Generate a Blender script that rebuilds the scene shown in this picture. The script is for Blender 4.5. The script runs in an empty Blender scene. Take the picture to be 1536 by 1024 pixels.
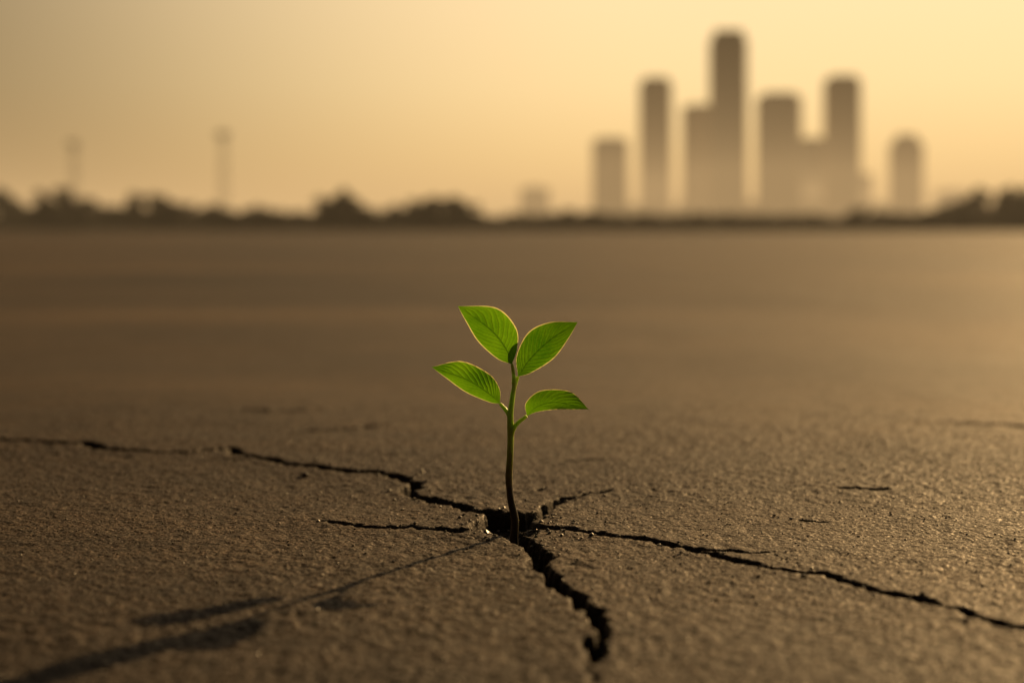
import bpy, math, random
import numpy as np
from mathutils import Vector
random.seed(7); rng=np.random.default_rng(11)
scene=bpy.context.scene
COL=scene.collection

# ------------------------------------------------------------ helpers
def new_obj(name,me,parent=None,mat=None):
    o=bpy.data.objects.new(name,me); COL.objects.link(o)
    if parent is not None: o.parent=parent
    if mat is not None and me is not None: me.materials.append(mat)
    return o
def mesh_np(name,V,F,smooth=False):
    """V (n,3), F (m,k) constant k"""
    V=np.asarray(V,dtype=np.float32); F=np.asarray(F,dtype=np.int32)
    me=bpy.data.meshes.new(name); k=F.shape[1]
    me.vertices.add(len(V)); me.vertices.foreach_set('co',V.ravel())
    me.loops.add(F.size); me.loops.foreach_set('vertex_index',F.ravel())
    me.polygons.add(len(F)); me.polygons.foreach_set('loop_start',np.arange(0,F.size,k,dtype=np.int32))
    if smooth: me.polygons.foreach_set('use_smooth',np.ones(len(F),dtype=bool))
    me.update(calc_edges=True); me.validate()
    return me
def mesh_py(name,V,F,smooth=False):
    me=bpy.data.meshes.new(name); me.from_pydata([tuple(map(float,v)) for v in V],[],F); me.update()
    if smooth:
        for p in me.polygons: p.use_smooth=True
    return me
def hash2(i,j,seed):
    h=(i.astype(np.uint32)*np.uint32(374761393)+j.astype(np.uint32)*np.uint32(668265263)+np.uint32(seed*2654435%4294967295))
    h=(h^(h>>np.uint32(13)))*np.uint32(1274126177); h=h^(h>>np.uint32(16))
    return (h&np.uint32(0xffffff)).astype(np.float32)/16777215.0
def vnoise(x,y,seed=1):
    xi=np.floor(x); yi=np.floor(y); fx=(x-xi).astype(np.float32); fy=(y-yi).astype(np.float32)
    xi=xi.astype(np.int64)&0xffffffff; yi=yi.astype(np.int64)&0xffffffff
    u=fx*fx*(3-2*fx); v=fy*fy*(3-2*fy)
    a=hash2(xi,yi,seed); b=hash2(xi+1,yi,seed); c=hash2(xi,yi+1,seed); d=hash2(xi+1,yi+1,seed)
    return (a*(1-u)+b*u)*(1-v)+(c*(1-u)+d*u)*v-0.5
def catmull(P,n):
    P=np.array(P,float); P=np.vstack([2*P[0]-P[1],P,2*P[-1]-P[-2]]); m=len(P)-3
    out=[]
    for k in range(n):
        t=k/(n-1)*m; i=min(int(t),m-1); f=t-i
        p0,p1,p2,p3=P[i:i+4]
        out.append(.5*((2*p1)+(-p0+p2)*f+(2*p0-5*p1+4*p2-p3)*f*f+(-p0+3*p1-3*p2+p3)*f**3))
    return np.array(out)
def mat(name):
    m=bpy.data.materials.new(name); m.use_nodes=True; nt=m.node_tree
    return m,nt,nt.nodes['Principled BSDF'],nt.nodes['Material Output']
def N(nt,t,**kw):
    n=nt.nodes.new(t)
    for k,v in kw.items(): setattr(n,k,v)
    return n
def ramp(nt,fac,stops):
    r=N(nt,'ShaderNodeValToRGB'); e=r.color_ramp.elements
    e[0].position,e[0].color=stops[0][0],(*stops[0][1],1); e[1].position,e[1].color=stops[-1][0],(*stops[-1][1],1)
    for p,c in stops[1:-1]:
        q=e.new(p); q.color=(*c,1)
    nt.links.new(fac,r.inputs[0]); return r
def noise(nt,vec,scale,detail=4,rough=.55):
    n=N(nt,'ShaderNodeTexNoise'); n.inputs['Scale'].default_value=scale; n.inputs['Detail'].default_value=detail
    n.inputs['Roughness'].default_value=rough; nt.links.new(vec,n.inputs['Vector']); return n

# ------------------------------------------------------------ light
SUN_AZ=math.radians(33.5); SUN_EL=math.radians(22.5)
sd=Vector((math.sin(SUN_AZ)*math.cos(SUN_EL),math.cos(SUN_AZ)*math.cos(SUN_EL),math.sin(SUN_EL)))
L=bpy.data.lights.new('sun','SUN'); L.energy=5.0; L.angle=math.radians(0.7); L.color=(1,.63,.27)
so=new_obj('sun',L); so.rotation_euler=(-sd).to_track_quat('-Z','Y').to_euler(); so.location=(20,30,40)

w=bpy.data.worlds.new('World'); scene.world=w; w.use_nodes=True; nt=w.node_tree
bg=nt.nodes['Background']
sky=N(nt,'ShaderNodeTexSky',sky_type='NISHITA'); sky.sun_disc=False
sky.sun_elevation=SUN_EL; sky.sun_rotation=SUN_AZ; sky.dust_density=8; sky.air_density=1.5; sky.ozone_density=.5
tc=N(nt,'ShaderNodeTexCoord'); nrm=N(nt,'ShaderNodeVectorMath',operation='NORMALIZE'); nt.links.new(tc.outputs['Generated'],nrm.inputs[0])
dot=N(nt,'ShaderNodeVectorMath',operation='DOT_PRODUCT'); nt.links.new(nrm.outputs[0],dot.inputs[0]); dot.inputs[1].default_value=sd
sep=N(nt,'ShaderNodeSeparateXYZ'); nt.links.new(nrm.outputs[0],sep.inputs[0])
ac=N(nt,'ShaderNodeMath',operation='ARCCOSINE'); nt.links.new(dot.outputs['Value'],ac.inputs[0])
an=N(nt,'ShaderNodeMath',operation='DIVIDE'); nt.links.new(ac.outputs[0],an.inputs[0]); an.inputs[1].default_value=math.pi
g=lambda v:(v,v,v)
r1=ramp(nt,an.outputs[0],[(0,g(.95)),(.08,g(.96)),(.17,g(1.0)),(.215,g(.87)),(.26,g(.53)),(.30,g(.25)),(.36,g(.09)),(.6,g(.03)),(1,g(.025))])
r1.color_ramp.interpolation='B_SPLINE'
r2=ramp(nt,sep.outputs['Z'],[(0,(1,.61,.24)),(.05,(1,.67,.285)),(.10,(1,.72,.35)),(.17,(.96,.71,.385)),(.28,(.58,.43,.26)),(.5,(.28,.23,.17)),(1,(.18,.16,.14))])
mu=N(nt,'ShaderNodeMix',data_type='RGBA',blend_type='MULTIPLY'); mu.inputs['Factor'].default_value=1
nt.links.new(r1.outputs[0],mu.inputs['A']); nt.links.new(r2.outputs[0],mu.inputs['B'])
bst=N(nt,'ShaderNodeVectorMath',operation='SCALE'); bst.inputs['Scale'].default_value=1.18; nt.links.new(mu.outputs['Result'],bst.inputs[0])
sk=N(nt,'ShaderNodeVectorMath',operation='SCALE'); sk.inputs['Scale'].default_value=.003
nt.links.new(sky.outputs[0],sk.inputs[0])
ad=N(nt,'ShaderNodeVectorMath',operation='ADD'); nt.links.new(bst.outputs[0],ad.inputs[0]); nt.links.new(sk.outputs[0],ad.inputs[1])
nt.links.new(ad.outputs[0],bg.inputs[0]); bg.inputs[1].default_value=1.0

# ------------------------------------------------------------ camera
cd=bpy.data.cameras.new('camera'); cam=new_obj('camera',cd); scene.camera=cam
cam.location=(0,0,.20); cam.rotation_euler=(math.radians(90),0,0)
cd.lens=50; cd.sensor_width=36; cd.shift_y=-167/1536; cd.clip_start=.02; cd.clip_end=30000
cd.dof.use_dof=True; cd.dof.focus_distance=.95; cd.dof.aperture_fstop=3.6

# ------------------------------------------------------------ ground with cracks
def grow(start,step,ratio,end):
    out=[];p=start;s=step
    while p<end:
        s*=ratio;p+=s;out.append(p)
    return out
xf=list(np.arange(-.60,.6001,.0012)); xr=grow(xf[-1],.0012,1.05,9000)
xs=np.array([-v for v in xr][::-1]+xf+xr)
yf=list(np.arange(.56,1.30,.0013)); ym=grow(yf[-1],.0013,1.009,12); yb=grow(ym[-1],ym[-1]-ym[-2],1.1,14000)
yn=[.56-(v) for v in grow(0,.0014,1.08,3000)][::-1]
ys=np.array(yn+yf+ym+yb)
X,Y=np.meshgrid(xs,ys)
dx=np.gradient(xs)[None,:]+0*Y; dy=np.gradient(ys)[:,None]+0*X
sp=np.maximum(dx,dy)
H=np.zeros_like(X)
R2=np.sqrt(X**2+(Y-.95)**2)
far=np.clip((R2-.3)/3,0,1)
patch=.75+.6*(vnoise(X/.16+5,Y/.16+2,15)+.5)
for lam,amp,sd_ in [(.0029,.00034,9),(.0048,.00044,1),(.0085,.00036,2),(.024,.0004,3),(.08,.0009,4),(.35,.0026,5)]:
    H+=2*amp*(patch if lam<.01 else 1)*vnoise(X/lam+31.3,Y/lam+17.7,sd_)*np.clip(2.2-2*sp/lam,0,1)
pit=np.clip(vnoise(X/.011+3.1,Y/.011+9.4,12)-.36,0,1)*np.clip(vnoise(X/.11,Y/.11,13)+.1,0,1)
H-=.026*pit*np.clip(2.2-2*sp/.011,0,1)
for lam,amp,sd_ in [(1.6,.012,6),(6,.035,7),(25,.06,8)]:
    H+=2*amp*vnoise(X/lam+3.3,Y/lam+7.7,sd_)*np.clip(2.2-2*sp/lam,0,1)*far*np.clip(1.6-Y/150,0,1)
C={
'A':(.010,.012,[(-0.80,1.43),(-0.586,1.408),(-0.500,1.390),(-0.455,1.372),(-0.406,1.359),(-0.383,1.321),(-0.347,1.305),(-0.303,1.297),(-0.263,1.325),(-0.229,1.273),(-0.202,1.237),(-0.169,1.212),(-0.139,1.192),(-0.112,1.182),(-0.091,1.153),(-0.077,1.132),(-0.076,1.085),(-0.053,1.053),(-0.033,1.028),(-0.013,1.009),(-0.004,0.985)]),
'B':(.0035,.010,[(-0.141,0.990),(-0.113,0.974),(-0.085,0.963),(-0.057,0.957),(-0.035,0.950),(-0.024,0.959),(-0.010,0.965)]),
'C':(.014,.005,[(.001,.975),(0.015,1.004),(0.025,1.035),(.041,1.067),(.057,1.083),(.0756,1.097)]),
'D':(.0085,.0050,[(.0055,.970),(.028,.959),(.045,.946),(.066,.931),(.091,.917),(.110,.898),(.125,.881),(.145,.853),(.162,.836),(.183,.828),(.196,.800),(.210,.783),(.226,.762),(.241,.742),(.259,.719),(.2845,.688),(.33,.63),(.36,.55)]),
'D2':(.0045,.0025,[(.110,.898),(.135,.892),(.163,.885)]),
'E':(.0115,.0085,[(-.001,.959),(.004,.927),(.0135,.902),(.0128,.853),(.022,.828),(.030,.790),(.036,.762),(.044,.7355),(.045,.705),(.041,.677),(.036,.635)]),
'F1':(.006,.002,[(-.112,1.182),(-.0856,1.156),(-.059,1.162)]),
'F2':(.005,.005,[(-.268,1.247),(-.246,1.255),(-.217,1.258)]),
'G1':(.011,.009,[(-.324,1.653),(-.280,1.622),(-.224,1.66)]),
'G2':(.011,.013,[(-.229,1.446),(-.184,1.466),(-.133,1.507)]),
'G3':(.009,.010,[(.444,1.524),(.482,1.507),(.55,1.481),(.62,1.47)]),
'P1':(.006,.005,[(.198,.978),(.2155,.974)]),'P2':(.007,.006,[(.251,1.099),(.288,1.094)]),'P3':(.008,.006,[(.0446,1.2365),(.086,1.251)]),
}
def rough(P,lim=.0045,amp=.17):
    P=[np.array(p,float) for p in P]
    while True:
        Q=[P[0]];did=False
        for a,b in zip(P[:-1],P[1:]):
            l=np.linalg.norm(b-a)
            if l>lim:
                n=np.array([-(b-a)[1],(b-a)[0]]); Q.append((a+b)/2+n*random.uniform(-amp,amp)); did=True
            Q.append(b)
        P=Q
        if not did: return P
DD=np.full(X.shape,9.0,dtype=np.float32)
edge_n=vnoise(X/.005,Y/.005,21)*.0030+vnoise(X/.014,Y/.014,22)*.0030
crackpts=[]
for k,(w0,w1,P) in C.items():
    Pr=rough(P); n=len(Pr)-1; ph=random.random()*10
    for i in range(n):
        a,b=Pr[i],Pr[i+1]; t=i/n
        wd=w0+(w1-w0)*t
        wd*=.9+.28*math.sin(i*.55+ph)*math.sin(i*.23+ph*2)
        if k not in('A','D'): 
            wd*=min(1,(1-t)*5+.15)
        if k[0] in 'BDFGP' and k!='D': wd*=min(1,t*6+.2)
        m=.03
        c0,c1=np.searchsorted(xs,[min(a[0],b[0])-m,max(a[0],b[0])+m]); r0,r1_=np.searchsorted(ys,[min(a[1],b[1])-m,max(a[1],b[1])+m])
        x=X[r0:r1_,c0:c1]; y=Y[r0:r1_,c0:c1]
        d=b-a; l2=max(d@d,1e-12); tt=np.clip(((x-a[0])*d[0]+(y-a[1])*d[1])/l2,0,1)
        ds=np.hypot(x-a[0]-tt*d[0],y-a[1]-tt*d[1])-wd/2
        DD[r0:r1_,c0:c1]=np.minimum(DD[r0:r1_,c0:c1],ds)
        crackpts.append((a[0],a[1],wd))
S=[(-.0290,.957),(-.0157,1.005),(.001,1.015),(.0160,1.000),(.019,.962),(.0105,.934),(-.001,.934),(-.0150,.939)]
S=rough(S+[S[0]],.008,.12)
c0,c1=np.searchsorted(xs,[-.1,.1]); r0,r1_=np.searchsorted(ys,[.85,1.1]); x=X[r0:r1_,c0:c1]; y=Y[r0:r1_,c0:c1]
inn=np.zeros(x.shape,bool); dm=np.full(x.shape,9.0)
for a,b in zip(S[:-1],S[1:]):
    cond=((a[1]>y)!=(b[1]>y))&(x<(b[0]-a[0])*(y-a[1])/((b[1]-a[1])+1e-12)+a[0]); inn^=cond
    d=b-a; tt=np.clip(((x-a[0])*d[0]+(y-a[1])*d[1])/max(d@d,1e-12),0,1); dm=np.minimum(dm,np.hypot(x-a[0]-tt*d[0],y-a[1]-tt*d[1]))
sdh=np.where(inn,-dm,dm); DD[r0:r1_,c0:c1]=np.minimum(DD[r0:r1_,c0:c1],sdh)
Dn=DD+edge_n*np.clip(1-DD/.02,0,1)
def sstep(a,b,v):
    t=np.clip((v-a)/(b-a),0,1); return t*t*(3-2*t)
wall=1-sstep(-.0022,.0006,Dn)
floor_n=vnoise(X/.006,Y/.006,31)*.009+vnoise(X/.018,Y/.018,32)*.007
depth=.016+floor_n
hole=np.exp(-((X/.022)**2+((Y-.965)/.035)**2)); depth=depth-.0075*hole
H=H*(1-wall)+wall*(-depth)
H+=(1-wall)*(.0012*np.exp(-np.clip(DD,0,1)/.016)-.0013*np.exp(-np.clip(Dn,0,1)/.0014))
V=np.stack([X,Y,H],-1).reshape(-1,3); R,Cn=X.shape
idx=np.arange(R*Cn,dtype=np.int32).reshape(R,Cn)
F=np.stack([idx[:-1,:-1],idx[:-1,1:],idx[1:,1:],idx[1:,:-1]],-1).reshape(-1,4)
gm=mesh_np('ground',V,F,True)
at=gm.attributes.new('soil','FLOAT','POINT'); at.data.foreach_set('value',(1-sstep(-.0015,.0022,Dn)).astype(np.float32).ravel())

m,nt,p,out=mat('cracked_asphalt'); tc=N(nt,'ShaderNodeTexCoord'); oc=tc.outputs['Object']
mp=N(nt,'ShaderNodeMapping'); mp.inputs['Scale'].default_value=(.35,1.15,1); nt.links.new(oc,mp.inputs['Vector'])
n1=noise(nt,oc,410,3,.7); n2=noise(nt,oc,60,4,.6); n3=noise(nt,mp.outputs[0],1.5,5,.6); n4=noise(nt,mp.outputs[0],.42,4,.6); n0=noise(nt,oc,9,4,.6)
c1=ramp(nt,n1.outputs[0],[(.34,(.017,.012,.0075)),(.46,(.047,.033,.019)),(.56,(.084,.059,.034)),(.64,(.18,.13,.076)),(.72,(.38,.28,.165))])
c2=ramp(nt,n2.outputs[0],[(.3,(.66,.64,.62)),(.7,(1.2,1.17,1.14))]); c0_=ramp(nt,n0.outputs[0],[(.3,(.80,.79,.78)),(.7,(1.16,1.14,1.12))])
c3=ramp(nt,n3.outputs[0],[(.36,(.66,.65,.64)),(.64,(1.22,1.2,1.18))]); c4=ramp(nt,n4.outputs[0],[(.40,(.52,.50,.48)),(.60,(1.48,1.42,1.36))])
cur=c1.outputs[0]
for c in (c2,c0_,c3,c4):
    x_=N(nt,'ShaderNodeMix',data_type='RGBA',blend_type='MULTIPLY'); x_.inputs['Factor'].default_value=1
    nt.links.new(cur,x_.inputs['A']); nt.links.new(c.outputs[0],x_.inputs['B']); cur=x_.outputs['Result']
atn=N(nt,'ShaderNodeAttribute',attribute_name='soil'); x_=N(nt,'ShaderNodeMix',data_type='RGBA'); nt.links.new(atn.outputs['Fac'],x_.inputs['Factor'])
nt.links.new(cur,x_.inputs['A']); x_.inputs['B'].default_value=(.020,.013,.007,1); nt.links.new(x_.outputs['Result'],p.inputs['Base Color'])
vo=N(nt,'ShaderNodeTexVoronoi'); vo.inputs['Scale'].default_value=400; nt.links.new(oc,vo.inputs['Vector'])
b1=N(nt,'ShaderNodeBump'); b1.inputs['Strength'].default_value=.85; b1.inputs['Distance'].default_value=.0013; nt.links.new(n1.outputs[0],b1.inputs['Height'])
b2=N(nt,'ShaderNodeBump',invert=True); b2.inputs['Strength'].default_value=.7; b2.inputs['Distance'].default_value=.0009; nt.links.new(vo.outputs['Distance'],b2.inputs['Height']); nt.links.new(b1.outputs[0],b2.inputs['Normal'])
nt.links.new(b2.outputs[0],p.inputs['Normal'])
rr=ramp(nt,n1.outputs[0],[(.35,g(.9)),(.58,g(.66)),(.68,g(.30))]); nt.links.new(rr.outputs[0],p.inputs['Roughness']); p.inputs['Specular IOR Level'].default_value=.30
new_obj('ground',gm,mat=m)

def blob(c,r):
    base=[(1,0,0),(-1,0,0),(0,1,0),(0,-1,0),(0,0,1),(0,0,-1),(.6,.6,.55),(-.6,.6,.5),(.6,-.6,.5),(-.6,-.6,.55)]
    return [(c[0]+v[0]*r*random.uniform(.6,1.2),c[1]+v[1]*r*random.uniform(.6,1.2),c[2]+v[2]*r*random.uniform(.5,.9)) for v in base]
GF=[(4,6,7),(4,7,9),(4,9,8),(4,8,6),(0,2,6),(2,7,6),(2,1,7),(1,9,7),(1,3,9),(3,8,9),(3,0,8),(0,6,8),(2,0,5),(1,2,5),(3,1,5),(0,3,5)]
gv=[];gf=[]
def hz(x,y):
    return float(H[min(np.searchsorted(ys,y),R-1),min(np.searchsorted(xs,x),Cn-1)])
for i in range(5000):
    if i<450:
        q=random.choice(crackpts); x_0=q[0]+random.gauss(0,.012); y_0=q[1]+random.gauss(0,.016)
    elif i<600: x_0=random.gauss(0,.02); y_0=.965+random.gauss(0,.03)
    else: x_0=random.uniform(-.5,.5); y_0=random.uniform(.6,1.7)
    r=random.choice([.0005,.0007,.0009,.0012,.0016]) if i<600 else random.choice([.0005,.0006,.0007,.0008,.0010])
    b=len(gv); gv+=blob((x_0,y_0,hz(x_0,y_0)+r*.35),r); gf+=[tuple(b+k for k in f) for f in GF]
for (x_0,y_0,r) in [(-.17,1.166,.0036),(-.072,.865,.0016),(.052,.93,.0018),(-.004,.938,.003),(.008,.942,.0026),(-.018,.975,.004),(.012,.985,.0035),(.002,.95,.0022)]:
    b=len(gv); gv+=blob((x_0,y_0,hz(x_0,y_0)+r*.4),r); gf+=[tuple(b+k for k in f) for f in GF]
m,nt,p,out=mat('grit'); tc=N(nt,'ShaderNodeTexCoord'); n1=noise(nt,tc.outputs['Object'],200,2)
c1=ramp(nt,n1.outputs[0],[(.35,(.025,.018,.012)),(.7,(.15,.11,.075))]); nt.links.new(c1.outputs[0],p.inputs['Base Color']); p.inputs['Roughness'].default_value=.42
new_obj('gravel',mesh_py('gravel',gv,gf),mat=m)

# ------------------------------------------------------------ seedling
PY=.948; PX=.0009
root=new_obj('seedling_plant',None); root.location=(PX,PY,0)
def tube(P,rad,n=14,seg=90):
    P=catmull(P,seg); rad=np.interp(np.linspace(0,1,seg),np.linspace(0,1,len(rad)),rad)
    V=[];F=[]; up=np.array([0,1,0.])
    for i in range(seg):
        t=P[min(i+1,seg-1)]-P[max(i-1,0)]; t/=np.linalg.norm(t)
        a=np.cross(t,up); a/=np.linalg.norm(a); b=np.cross(t,a)
        for k in range(n):
            th=2*math.pi*k/n; r=rad[i]*(1+.05*math.sin(3*th+i*.3))
            V.append(P[i]+r*(a*math.cos(th)+b*math.sin(th)))
    for i in range(seg-1):
        for k in range(n):
            F.append((i*n+k,i*n+(k+1)%n,(i+1)*n+(k+1)%n,(i+1)*n+k))
    F.append(tuple(range(n))[::-1]); F.append(tuple((seg-1)*n+k for k in range(n)))
    return V,F
mm=.001
def P3(l): return [(x*mm,y*mm,z*mm) for x,y,z in l]
m,nt,p,out=mat('stem_skin'); tc=N(nt,'ShaderNodeTexCoord'); s=N(nt,'ShaderNodeSeparateXYZ'); nt.links.new(tc.outputs['Object'],s.inputs[0])
mr=N(nt,'ShaderNodeMapRange'); mr.inputs['From Min'].default_value=.0; mr.inputs['From Max'].default_value=.115; nt.links.new(s.outputs['Z'],mr.inputs['Value'])
nn=noise(nt,tc.outputs['Object'],260,3); ma=N(nt,'ShaderNodeMath',operation='MULTIPLY_ADD'); nt.links.new(nn.outputs[0],ma.inputs[0]); ma.inputs[1].default_value=.16; nt.links.new(mr.outputs[0],ma.inputs[2])
cr=ramp(nt,ma.outputs[0],[(.10,(.022,.013,.007)),(.32,(.045,.028,.011)),(.43,(.20,.16,.035)),(.60,(.42,.46,.08)),(.9,(.48,.60,.10))]); nt.links.new(cr.outputs[0],p.inputs['Base Color'])
p.inputs['Roughness'].default_value=.42; p.inputs['Subsurface Weight'].default_value=.8; p.inputs['Subsurface Scale'].default_value=.005; p.inputs['Subsurface Radius'].default_value=(.8,1,.25)
bb=N(nt,'ShaderNodeBump'); bb.inputs['Strength'].default_value=.4; bb.inputs['Distance'].default_value=.0004; nt.links.new(nn.outputs[0],bb.inputs['Height']); nt.links.new(bb.outputs[0],p.inputs['Normal'])
stemmat=m
parts=[('stem',[(1.5,2,-22),(.6,1,-6),(.9,0,6.7),(-1.2,0,18),(-2.3,0,26),(-3.1,0,35.6),(-2.2,0,48),(-1.8,0,60),(-2.0,0,70),(-1.8,0,78),(-.4,0,90),(.6,0,99),(-.9,0,111)],[3.0,2.7,2.6,2.4,2.2,2.4,2.15,2.2,2.3,2.0,1.65,1.35,.9]),
('petiole_1',[(-1.6,0,72),(-3.4,1,77.5),(-6,2,81),(-8.9,3,84)],[1.6,1.45,1.3,1.05]),
('petiole_2',[(0,0,97),(.2,0,104),(-.9,-1,110.7)],[1.2,1.1,.9]),
('petiole_3',[(-.3,0,90),(1.2,1,96.5),(3.1,2,102.2)],[1.4,1.25,1.0]),
('petiole_4',[(-1.9,0,61),(-.3,-1,67),(3,-2,71.8),(8.9,-3,76.5)],[1.75,1.6,1.35,1.05])]
for nme,pts,rad in parts:
    V_,F_=tube(P3(pts),[r*mm for r in rad]); new_obj(nme,mesh_py(nme,V_,F_,True),root,stemmat)
m,nt,p,out=mat('leaf_green'); uv=N(nt,'ShaderNodeUVMap',uv_map='UVMap'); s=N(nt,'ShaderNodeSeparateXYZ'); nt.links.new(uv.outputs[0],s.inputs[0])
def M(op,a,b=None,c=None):
    n=N(nt,'ShaderNodeMath',operation=op)
    for i,v in enumerate((a,b,c)):
        if v is None: continue
        if isinstance(v,(int,float)): n.inputs[i].default_value=v
        else: nt.links.new(v,n.inputs[i])
    return n.outputs[0]
u=s.outputs['X']; av=M('ABSOLUTE',M('MULTIPLY_ADD',s.outputs['Y'],2,-1))
tc=N(nt,'ShaderNodeTexCoord'); nz=noise(nt,tc.outputs['Object'],110,3); nlo=noise(nt,tc.outputs['Object'],38,2)
ph=M('ADD',M('MULTIPLY',M('POWER',u,.85),13),M('MULTIPLY',av,-3.2)); ph=M('ADD',ph,M('MULTIPLY',nz.outputs[0],1.1))
tri=M('ABSOLUTE',M('MULTIPLY_ADD',M('FRACT',ph),2,-1))
vein=M('POWER',tri,6); midr=M('SUBTRACT',1,M('SMOOTH_MIN',M('MULTIPLY',av,16),1,.1)); 
vein=M('MULTIPLY',vein,M('SUBTRACT',1,M('POWER',av,3)))
vn=M('MAXIMUM',M('MULTIPLY',vein,.55),M('MULTIPLY',midr,.85))
n5=noise(nt,tc.outputs['Object'],700,3)
mixn=M('ADD',M('MULTIPLY',tri,.15),M('MULTIPLY',nlo.outputs[0],.65)); mixn=M('ADD',mixn,M('MULTIPLY',n5.outputs[0],.25))
base=ramp(nt,mixn,[(.32,(.038,.10,.007)),(.68,(.085,.19,.013))])
trans=ramp(nt,mixn,[(.32,(.048,.18,.003)),(.68,(.18,.41,.008))])
def veinmix(c,vc):
    x=N(nt,'ShaderNodeMix',data_type='RGBA'); nt.links.new(vn,x.inputs['Factor']); nt.links.new(c,x.inputs['A']); x.inputs['B'].default_value=(*vc,1)
    backlit_rim=M('MULTIPLY',M('GREATER_THAN',av,.95),.9)
    y=N(nt,'ShaderNodeMix',data_type='RGBA'); nt.links.new(backlit_rim,y.inputs['Factor']); nt.links.new(x.outputs['Result'],y.inputs['A']); y.inputs['B'].default_value=(.88,.82,.34,1)  # pale leaf margin; the backlit edge glow is painted into its colour
    return y.outputs['Result']
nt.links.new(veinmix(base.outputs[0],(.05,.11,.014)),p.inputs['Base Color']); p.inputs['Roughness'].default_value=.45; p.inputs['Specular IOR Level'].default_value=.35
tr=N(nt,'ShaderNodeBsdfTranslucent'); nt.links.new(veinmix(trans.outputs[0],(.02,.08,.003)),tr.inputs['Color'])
bb=N(nt,'ShaderNodeBump',invert=True); bb.inputs['Strength'].default_value=.6; bb.inputs['Distance'].default_value=.0006
hh=M('ADD',M('MAXIMUM',M('POWER',tri,3),midr),M('MULTIPLY',n5.outputs[0],.35)); nt.links.new(hh,bb.inputs['Height']); nt.links.new(bb.outputs[0],p.inputs['Normal']); nt.links.new(bb.outputs[0],tr.inputs['Normal'])
mx=N(nt,'ShaderNodeMixShader'); mx.inputs[0].default_value=.6; nt.links.new(p.outputs[0],mx.inputs[1]); nt.links.new(tr.outputs[0],mx.inputs[2]); nt.links.new(mx.outputs[0],out.inputs['Surface'])
leafmat=m
leaves={
'leaf_1':([(-8.9,84.0),(-15.6,89.8),(-31.1,100.0),(-55.1,107.6)],[(-8.9,84.0),(-9.3,93.8),(-16.9,104.0),(-34.7,112.0),(-55.1,107.6)],[(-8.9,84.0),(-16.4,84.5),(-31.1,90.7),(-45.3,100.5),(-55.1,107.6)],(3,6,4,12),(3,5)),
'leaf_2':([(-0.9,110.7),(-5.3,122.2),(-15.6,134.7),(-36.4,150.2)],[(-0.9,110.7),(2.7,122.2),(1.8,135.6),(-11.1,148.9),(-36.4,150.2)],[(-0.9,110.7),(-11.1,114.7),(-23.6,126.2),(-31.2,139.1),(-36.4,150.2)],(-1,-5,-8,-16),(-4,3)),
'leaf_3':([(3.1,102.2),(11.1,113.3),(24.4,125.8),(43.6,137.8)],[(3.1,102.2),(2.2,115.6),(10.2,131.1),(24.4,137.8),(43.6,137.8)],[(3.1,102.2),(12.0,104.5),(26.7,113.8),(36.9,126.7),(43.6,137.8)],(2,6,8,14),(4,-3)),
'leaf_4':([(8.9,76.5),(15.6,83.0),(28.9,86.0),(49.8,81.8)],[(8.9,76.5),(8.4,85.3),(18.7,93.3),(37.8,92.8),(49.8,81.8)],[(8.9,76.5),(15.6,79.6),(27.6,81.8),(39.1,81.8),(49.8,81.8)],(-3,-6,-8,-9),(9,-6)),
}
NU,NV=70,24
for nme,(mid,ea,eb,yd,fold) in leaves.items():
    md=catmull(mid,NU); A=catmull(ea,NU); B=catmull(eb,NU); yy=catmull([(v,0) for v in yd],NU)[:,0]
    V_=[];UVs=[]
    for i in range(NU):
        tt=i/(NU-1)
        for j in range(NV+1):
            v=-1+2*j/NV; e=A[i] if v>0 else B[i]; a=abs(v)
            xz=md[i]*(1-a)+e*a; wdt=np.linalg.norm(e-md[i]); f=(fold[0] if v>0 else fold[1])*wdt/14
            wob=.7*math.sin(tt*13+v*2)*a*a*min(1,wdt/8)
            phs=(tt**.85*13-3.2*a+.55); tr_=abs((phs%1)*2-1)
            y=yy[i]+f*a**1.4+wob+.30*(tr_**3)*min(1,wdt/8)*(1-a**4)
            V_.append((xz[0]*mm,y*mm,xz[1]*mm)); UVs.append((tt,(v+1)/2))
    F_=[]; W=NV+1
    for i in range(NU-1):
        for j in range(NV): F_.append((i*W+j,i*W+j+1,(i+1)*W+j+1,(i+1)*W+j))
    me=mesh_py(nme,V_,F_,True); ul=me.uv_layers.new(name='UVMap')
    for l in me.loops: ul.data[l.index].uv=UVs[l.vertex_index]
    new_obj(nme,me,root,leafmat)

# ------------------------------------------------------------ atmosphere (thin dusty layer beyond the lot)
hv=[(-5000,90,-3),(5000,90,-3),(5000,9000,-3),(-5000,9000,-3),(-5000,90,60),(5000,90,60),(5000,9000,60),(-5000,9000,60)]
hf=[(3,2,1,0),(4,5,6,7),(0,1,5,4),(1,2,6,5),(2,3,7,6),(3,0,4,7)]
m=bpy.data.materials.new('dusty_air'); m.use_nodes=True; nt=m.node_tree; nt.nodes.clear(); out=N(nt,'ShaderNodeOutputMaterial')
SG=.00058
va=N(nt,'ShaderNodeVolumeAbsorption'); va.inputs['Color'].default_value=(0,0,0,1); va.inputs['Density'].default_value=SG
em=N(nt,'ShaderNodeEmission'); em.inputs['Color'].default_value=(.73,.47,.215,1); em.inputs['Strength'].default_value=SG
ads=N(nt,'ShaderNodeAddShader'); nt.links.new(va.outputs[0],ads.inputs[0]); nt.links.new(em.outputs[0],ads.inputs[1]); nt.links.new(ads.outputs[0],out.inputs['Volume'])
new_obj('atmospheric_haze',mesh_py('atmospheric_haze',hv,hf),mat=m)

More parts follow.
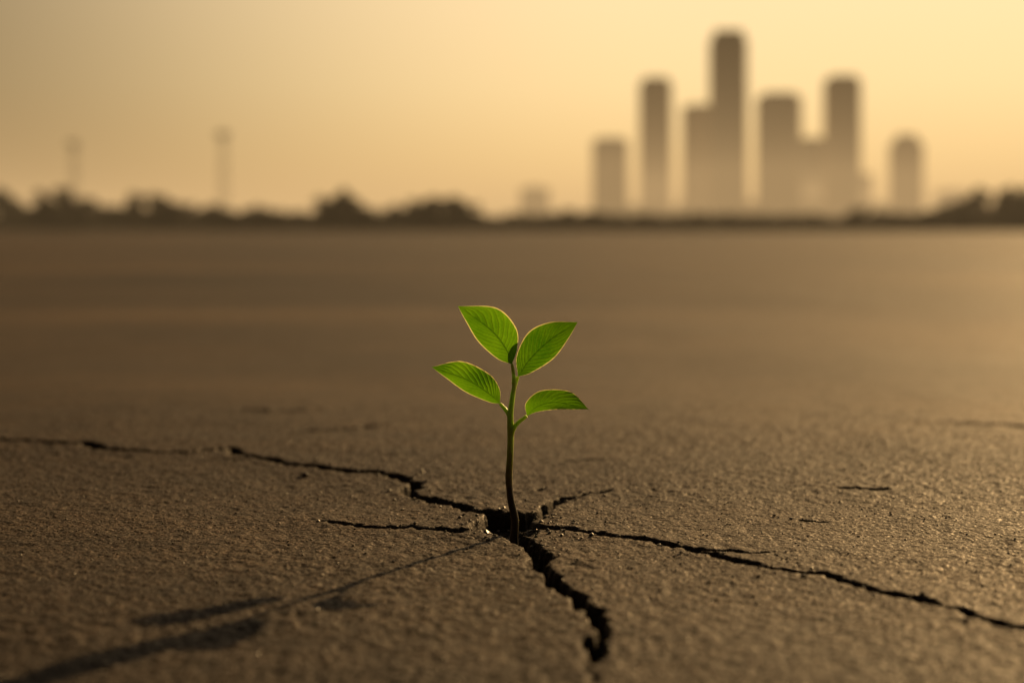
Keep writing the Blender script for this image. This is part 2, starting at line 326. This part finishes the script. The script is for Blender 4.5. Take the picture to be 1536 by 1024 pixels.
# ------------------------------------------------------------ city
def flatmat(nm,c,r,sc=.2,var=.25,spec=.3):
    m,nt,p,out=mat(nm); tc=N(nt,'ShaderNodeTexCoord'); n=noise(nt,tc.outputs['Object'],sc,4)
    rr=ramp(nt,n.outputs[0],[(.3,tuple(x*(1-var) for x in c)),(.7,tuple(x*(1+var) for x in c))]); nt.links.new(rr.outputs[0],p.inputs['Base Color'])
    p.inputs['Roughness'].default_value=r; p.inputs['Specular IOR Level'].default_value=spec; return m
conc=flatmat('facade_concrete',(.45,.39,.33),.75); glass=flatmat('facade_glass',(.2,.18,.16),.3,.05,.3,.5); roofm=flatmat('roof_metal',(.25,.22,.2),.6)
def foot(wx,dyy,r,n=5):
    pts=[]
    for cx,cy,a0 in [(wx/2-r,dyy/2-r,0),(-wx/2+r,dyy/2-r,90),(-wx/2+r,-dyy/2+r,180),(wx/2-r,-dyy/2+r,270)]:
        for k in range(n):
            a=math.radians(a0+90*k/(n-1)); pts.append((cx+r*math.cos(a),cy+r*math.sin(a)))
    return pts
def prism(V,F,pts,z0,z1,s1=1.0,cx=0,cy=0):
    b=len(V);n=len(pts)
    V+=[(x+cx,y+cy,z0) for x,y in pts]+[(x*s1+cx,y*s1+cy,z1) for x,y in pts]
    for k in range(n): F.append((b+k,b+(k+1)%n,b+n+(k+1)%n,b+n+k))
    F.append(tuple(b+k for k in range(n))[::-1]); F.append(tuple(b+n+k for k in range(n)))
def tower(name,px_c,px_w,px_top,D,rot=0,crown='flat',rr=.12,depth=None):
    k=D/2133; cx=(px_c-768)*k; wx=px_w*k; h=(345-px_top)*k; dp=depth or wx*.9
    rt=new_obj(name,None); rt.location=(cx,D,0); rt.rotation_euler=(0,0,rot)
    r=max(rr*wx,.3); hb=h
    if crown=='step': hb=h*.955
    if crown=='dome': hb=h*.965
    if crown=='taper': hb=h*.90
    V=[];F=[]; prism(V,F,foot(wx,dp,r),-1,hb-1.2); new_obj('body',mesh_py('body',V,F),rt,glass)
    V=[];F=[]; z=4.5; fl=3.9
    while z<hb-3:
        prism(V,F,foot(wx+.7,dp+.7,r+.35),z,z+1.5); z+=fl
    new_obj('floor_bands',mesh_py('floor_bands',V,F),rt,conc)
    V=[];F=[]; nf=max(3,int(wx/4.2)); 
    for side in (-1,1):
        for i in range(nf+1):
            x=-wx/2+r+(wx-2*r)*i/nf; prism(V,F,[(.35,.5),(-.35,.5),(-.35,-.5),(.35,-.5)],-.5,hb-.6,1,x,side*(dp/2+.35))
            y=-dp/2+r+(dp-2*r)*i/nf; prism(V,F,[(.5,.35),(-.5,.35),(-.5,-.35),(.5,-.35)],-.5,hb-.6,1,side*(wx/2+.35),y)
    new_obj('fins',mesh_py('fins',V,F),rt,conc)
    V=[];F=[]
    prism(V,F,foot(wx+1.2,dp+1.2,r+.5),hb-1.25,hb)
    if crown=='flat':
        prism(V,F,foot(wx*.55,dp*.5,r*.5),hb+.01,hb+2.2); 
    elif crown=='step':
        prism(V,F,foot(wx*.90,dp*.90,r*.8),hb+.01,hb+(h-hb)*.6); prism(V,F,foot(wx*.8,dp*.8,r*.6),hb+(h-hb)*.6+.01,h)
    elif crown=='dome':
        a=hb+.01
        for s0,s1,f in [(.98,.96,.35),(.93,.93,.7),(.82,.88,1.0)]:
            b_=hb+(h-hb)*f; prism(V,F,foot(wx*s0,dp*s0,r*s0),a,b_,s1); a=b_+.01
    elif crown=='taper':
        prism(V,F,foot(wx*.84,dp*.84,r*.8),hb+.01,hb+(h-hb)*.55,.97); prism(V,F,foot(wx*.66,dp*.66,r*.6),hb+(h-hb)*.55+.01,h,.9)
    new_obj('roof_crown',mesh_py('roof_crown',V,F),rt,roofm)
    return rt
tower('skyscraper',915,49,207,1300,crown='dome')
tower('skyscraper',983,44,117,1750,crown='dome')
tower('skyscraper',1049,46,160,1500,crown='flat')
tower('skyscraper',1092,50,47,1400,crown='step',rr=.15)
tower('skyscraper',1168,60,140,1380,crown='dome',rr=.2)
tower('skyscraper',1219,40,208,2600,crown='flat')
tower('skyscraper',1263,47,114,1450,crown='dome')
tower('skyscraper',1298,18,262,2600,crown='flat')
tower('skyscraper',1359,42,202,1550,crown='taper')
for c,w_,t,D in [(802,42,282,1600),(850,70,320,1500),(965,150,310,1500),(1075,110,300,1800),(1130,90,306,1450),(1225,120,300,1600),(1310,60,306,1700),(1428,44,286,2100),(745,40,325,2200)]:
    tower('office_block',c,w_,t,D,crown='flat',rr=.03,depth=25)
    
# ------------------------------------------------------------ trees, one mass
BV=[];BF=[]
def leafquads(c,rad,n,size):
    c=np.array(c); d=rng.normal(size=(n,3)); d/=np.linalg.norm(d,axis=1)[:,None]
    P=c+d*rad*(rng.random((n,1))**.45)
    a=rng.normal(size=(n,3)); a/=np.linalg.norm(a,axis=1)[:,None]; b=np.cross(a,rng.normal(size=(n,3))); b/=np.linalg.norm(b,axis=1)[:,None]
    s=size*rng.uniform(.5,1.2,(n,1)); return np.stack([P-a*s,P-b*s*.6,P+a*s,P+b*s*.6],1)
Q=[]
def tree(x,y,h,wd,fill=True):
    prism(BV,BF,[(math.cos(k)*.22,math.sin(k)*.22) for k in np.arange(6)*math.pi/3],-.2,h*.6,.9,x,y)
    for k in range(4):
        a=random.uniform(0,6.28); b=len(BV); r=wd*.3; z0=h*random.uniform(.25,.45)
        BV.extend([(x-.08,y,z0),(x+.08,y,z0),(x,y+.08,z0+.1),(x+r*math.cos(a),y+r*math.sin(a),z0+h*.3)]); BF.extend([(b,b+1,b+3),(b+1,b+2,b+3),(b+2,b,b+3)])
    for k in range(9):
        a=random.uniform(0,6.28); rr=random.uniform(.1,.46)*wd; cz=h*random.uniform(.34,.84)
        rr*=1-max(0,(cz/h-.6))*1.4
        Q.append(leafquads((x+rr*math.cos(a),y+rr*math.sin(a),cz),np.array([wd*.2,wd*.2,h*.15])*random.uniform(.6,1.15),130,.38))
    if fill:
        for k in range(2): bush(x+random.uniform(-1.6,1.6),y+random.uniform(1,6),h*random.uniform(.6,.85),random.uniform(4,5.5),340)
def bush(x,y,h,wd,n=230): Q.append(leafquads((x,y,h*.4),np.array([wd*.5,wd*.4,h*.58]),n,.44))
tl=[(-40,284),(0,283),(22,290),(60,287),(90,285),(118,293),(150,308),(178,300),(205,292),(232,290),(258,297),(285,305),(315,306),(345,316),(372,305),(398,307),(425,317),(455,318),(490,299),(512,287),(535,299),(565,322),(600,306),(625,299),(650,296),(680,297),(705,305),(735,322)]
for xx,t in tl:
    D=random.uniform(205,235); h=(345-t)*D/2133*1.14; tree((xx-768)*D/2133,D,h,random.uniform(3.8,5.8))
for xx,t in [(850,314),(880,316),(920,322),(1290,311),(1312,315),(1350,326),(1400,314),(1425,308),(1448,294),(1472,286),(1500,281),(1525,279),(1550,281),(1580,283),(1600,284)]:
    D=random.uniform(330,380) if xx<1380 else random.uniform(240,262); h=(345-t)*D/2133*1.12; tree((xx-768)*D/2133,D,h,random.uniform(5.2,7.2))
for i in range(60):
    s_=random.choice([-1,1]); X_=s_*random.uniform(105,260); tree(X_,random.uniform(220,280),random.uniform(4,7),random.uniform(4,6),False)
for dd in (0,14):
    x_0=-260
    while x_0<260:
        D=random.uniform(215,230)+dd; bush(x_0,D,random.uniform(2.0,3.1),random.uniform(3.5,6)); x_0+=random.uniform(.9,1.6)
Q=np.concatenate(Q); n=len(Q)
m,nt,p,out=mat('foliage'); tc=N(nt,'ShaderNodeTexCoord'); nz=noise(nt,tc.outputs['Object'],.5,3); cc=ramp(nt,nz.outputs[0],[(.3,(.022,.022,.010)),(.7,(.06,.052,.025))]); nt.links.new(cc.outputs[0],p.inputs['Base Color']); p.inputs['Roughness'].default_value=.8
row=new_obj('distant_tree_row',None)
new_obj('foliage',mesh_np('foliage',Q.reshape(-1,3),np.arange(n*4).reshape(n,4)),row,m)
new_obj('trunks',mesh_py('trunks',BV,BF),row,flatmat('bark',(.06,.045,.035),.9,2))

# ------------------------------------------------------------ masts
def mast(name,px,top,D,w_):
    k=D/2133; h=(345-top)*k; V=[];F=[]
    rt=new_obj(name,None); rt.location=((px-768)*k,D,0)
    def bar(a,b,r):
        a=np.array(a,float);b_=np.array(b,float);t=b_-a;t/=np.linalg.norm(t);u=np.cross(t,[.3,.9,.1]);u/=np.linalg.norm(u);v=np.cross(t,u);s=len(V)
        for P in (a,b_):
            for q in range(4): th=q*math.pi/2; V.append(P+r*(u*math.cos(th)+v*math.sin(th)))
        for q in range(4): F.append((s+q,s+(q+1)%4,s+4+(q+1)%4,s+4+q))
        F.append((s+3,s+2,s+1,s)); F.append((s+4,s+5,s+6,s+7))
    cs=[(-1,-1),(1,-1),(1,1),(-1,1)]
    for c in cs: bar((c[0]*w_/2,c[1]*w_/2,0),(c[0]*w_*.35,c[1]*w_*.35,h*.94),.06)
    nb=int(h*.94/1.6)
    for i in range(nb):
        z0=h*.94*i/nb; z1=h*.94*(i+1)/nb; f0=w_*(.5-.15*i/nb); f1=w_*(.5-.15*(i+1)/nb)
        for q in range(4):
            a,b=cs[q],cs[(q+1)%4]; bar((a[0]*f0,a[1]*f0,z0),(b[0]*f1,b[1]*f1,z1),.03); bar((a[0]*f1,a[1]*f1,z1),(b[0]*f1,b[1]*f1,z1),.03)
    new_obj('lattice',mesh_py('lattice',V,F),rt,roofm)
    V=[];F=[]; prism(V,F,foot(w_*1.5,w_*1.5,.3),h*.885,h*.893); 
    for q in range(5): prism(V,F,foot(w_*.26,.35,.1),h*.9,h*.94,1,(q-2)*w_*.36,-w_*.6)
    prism(V,F,foot(.14,.14,.05),h*.9,h)
    new_obj('platform_and_antennas',mesh_py('platform_and_antennas',V,F),rt,roofm)
mast('lattice_mast',335,188,330,1.8)
mast('lattice_mast',111,203,330,1.5)

scene.view_settings.view_transform='Standard'; scene.view_settings.look='None'; scene.view_settings.exposure=0; scene.view_settings.gamma=1
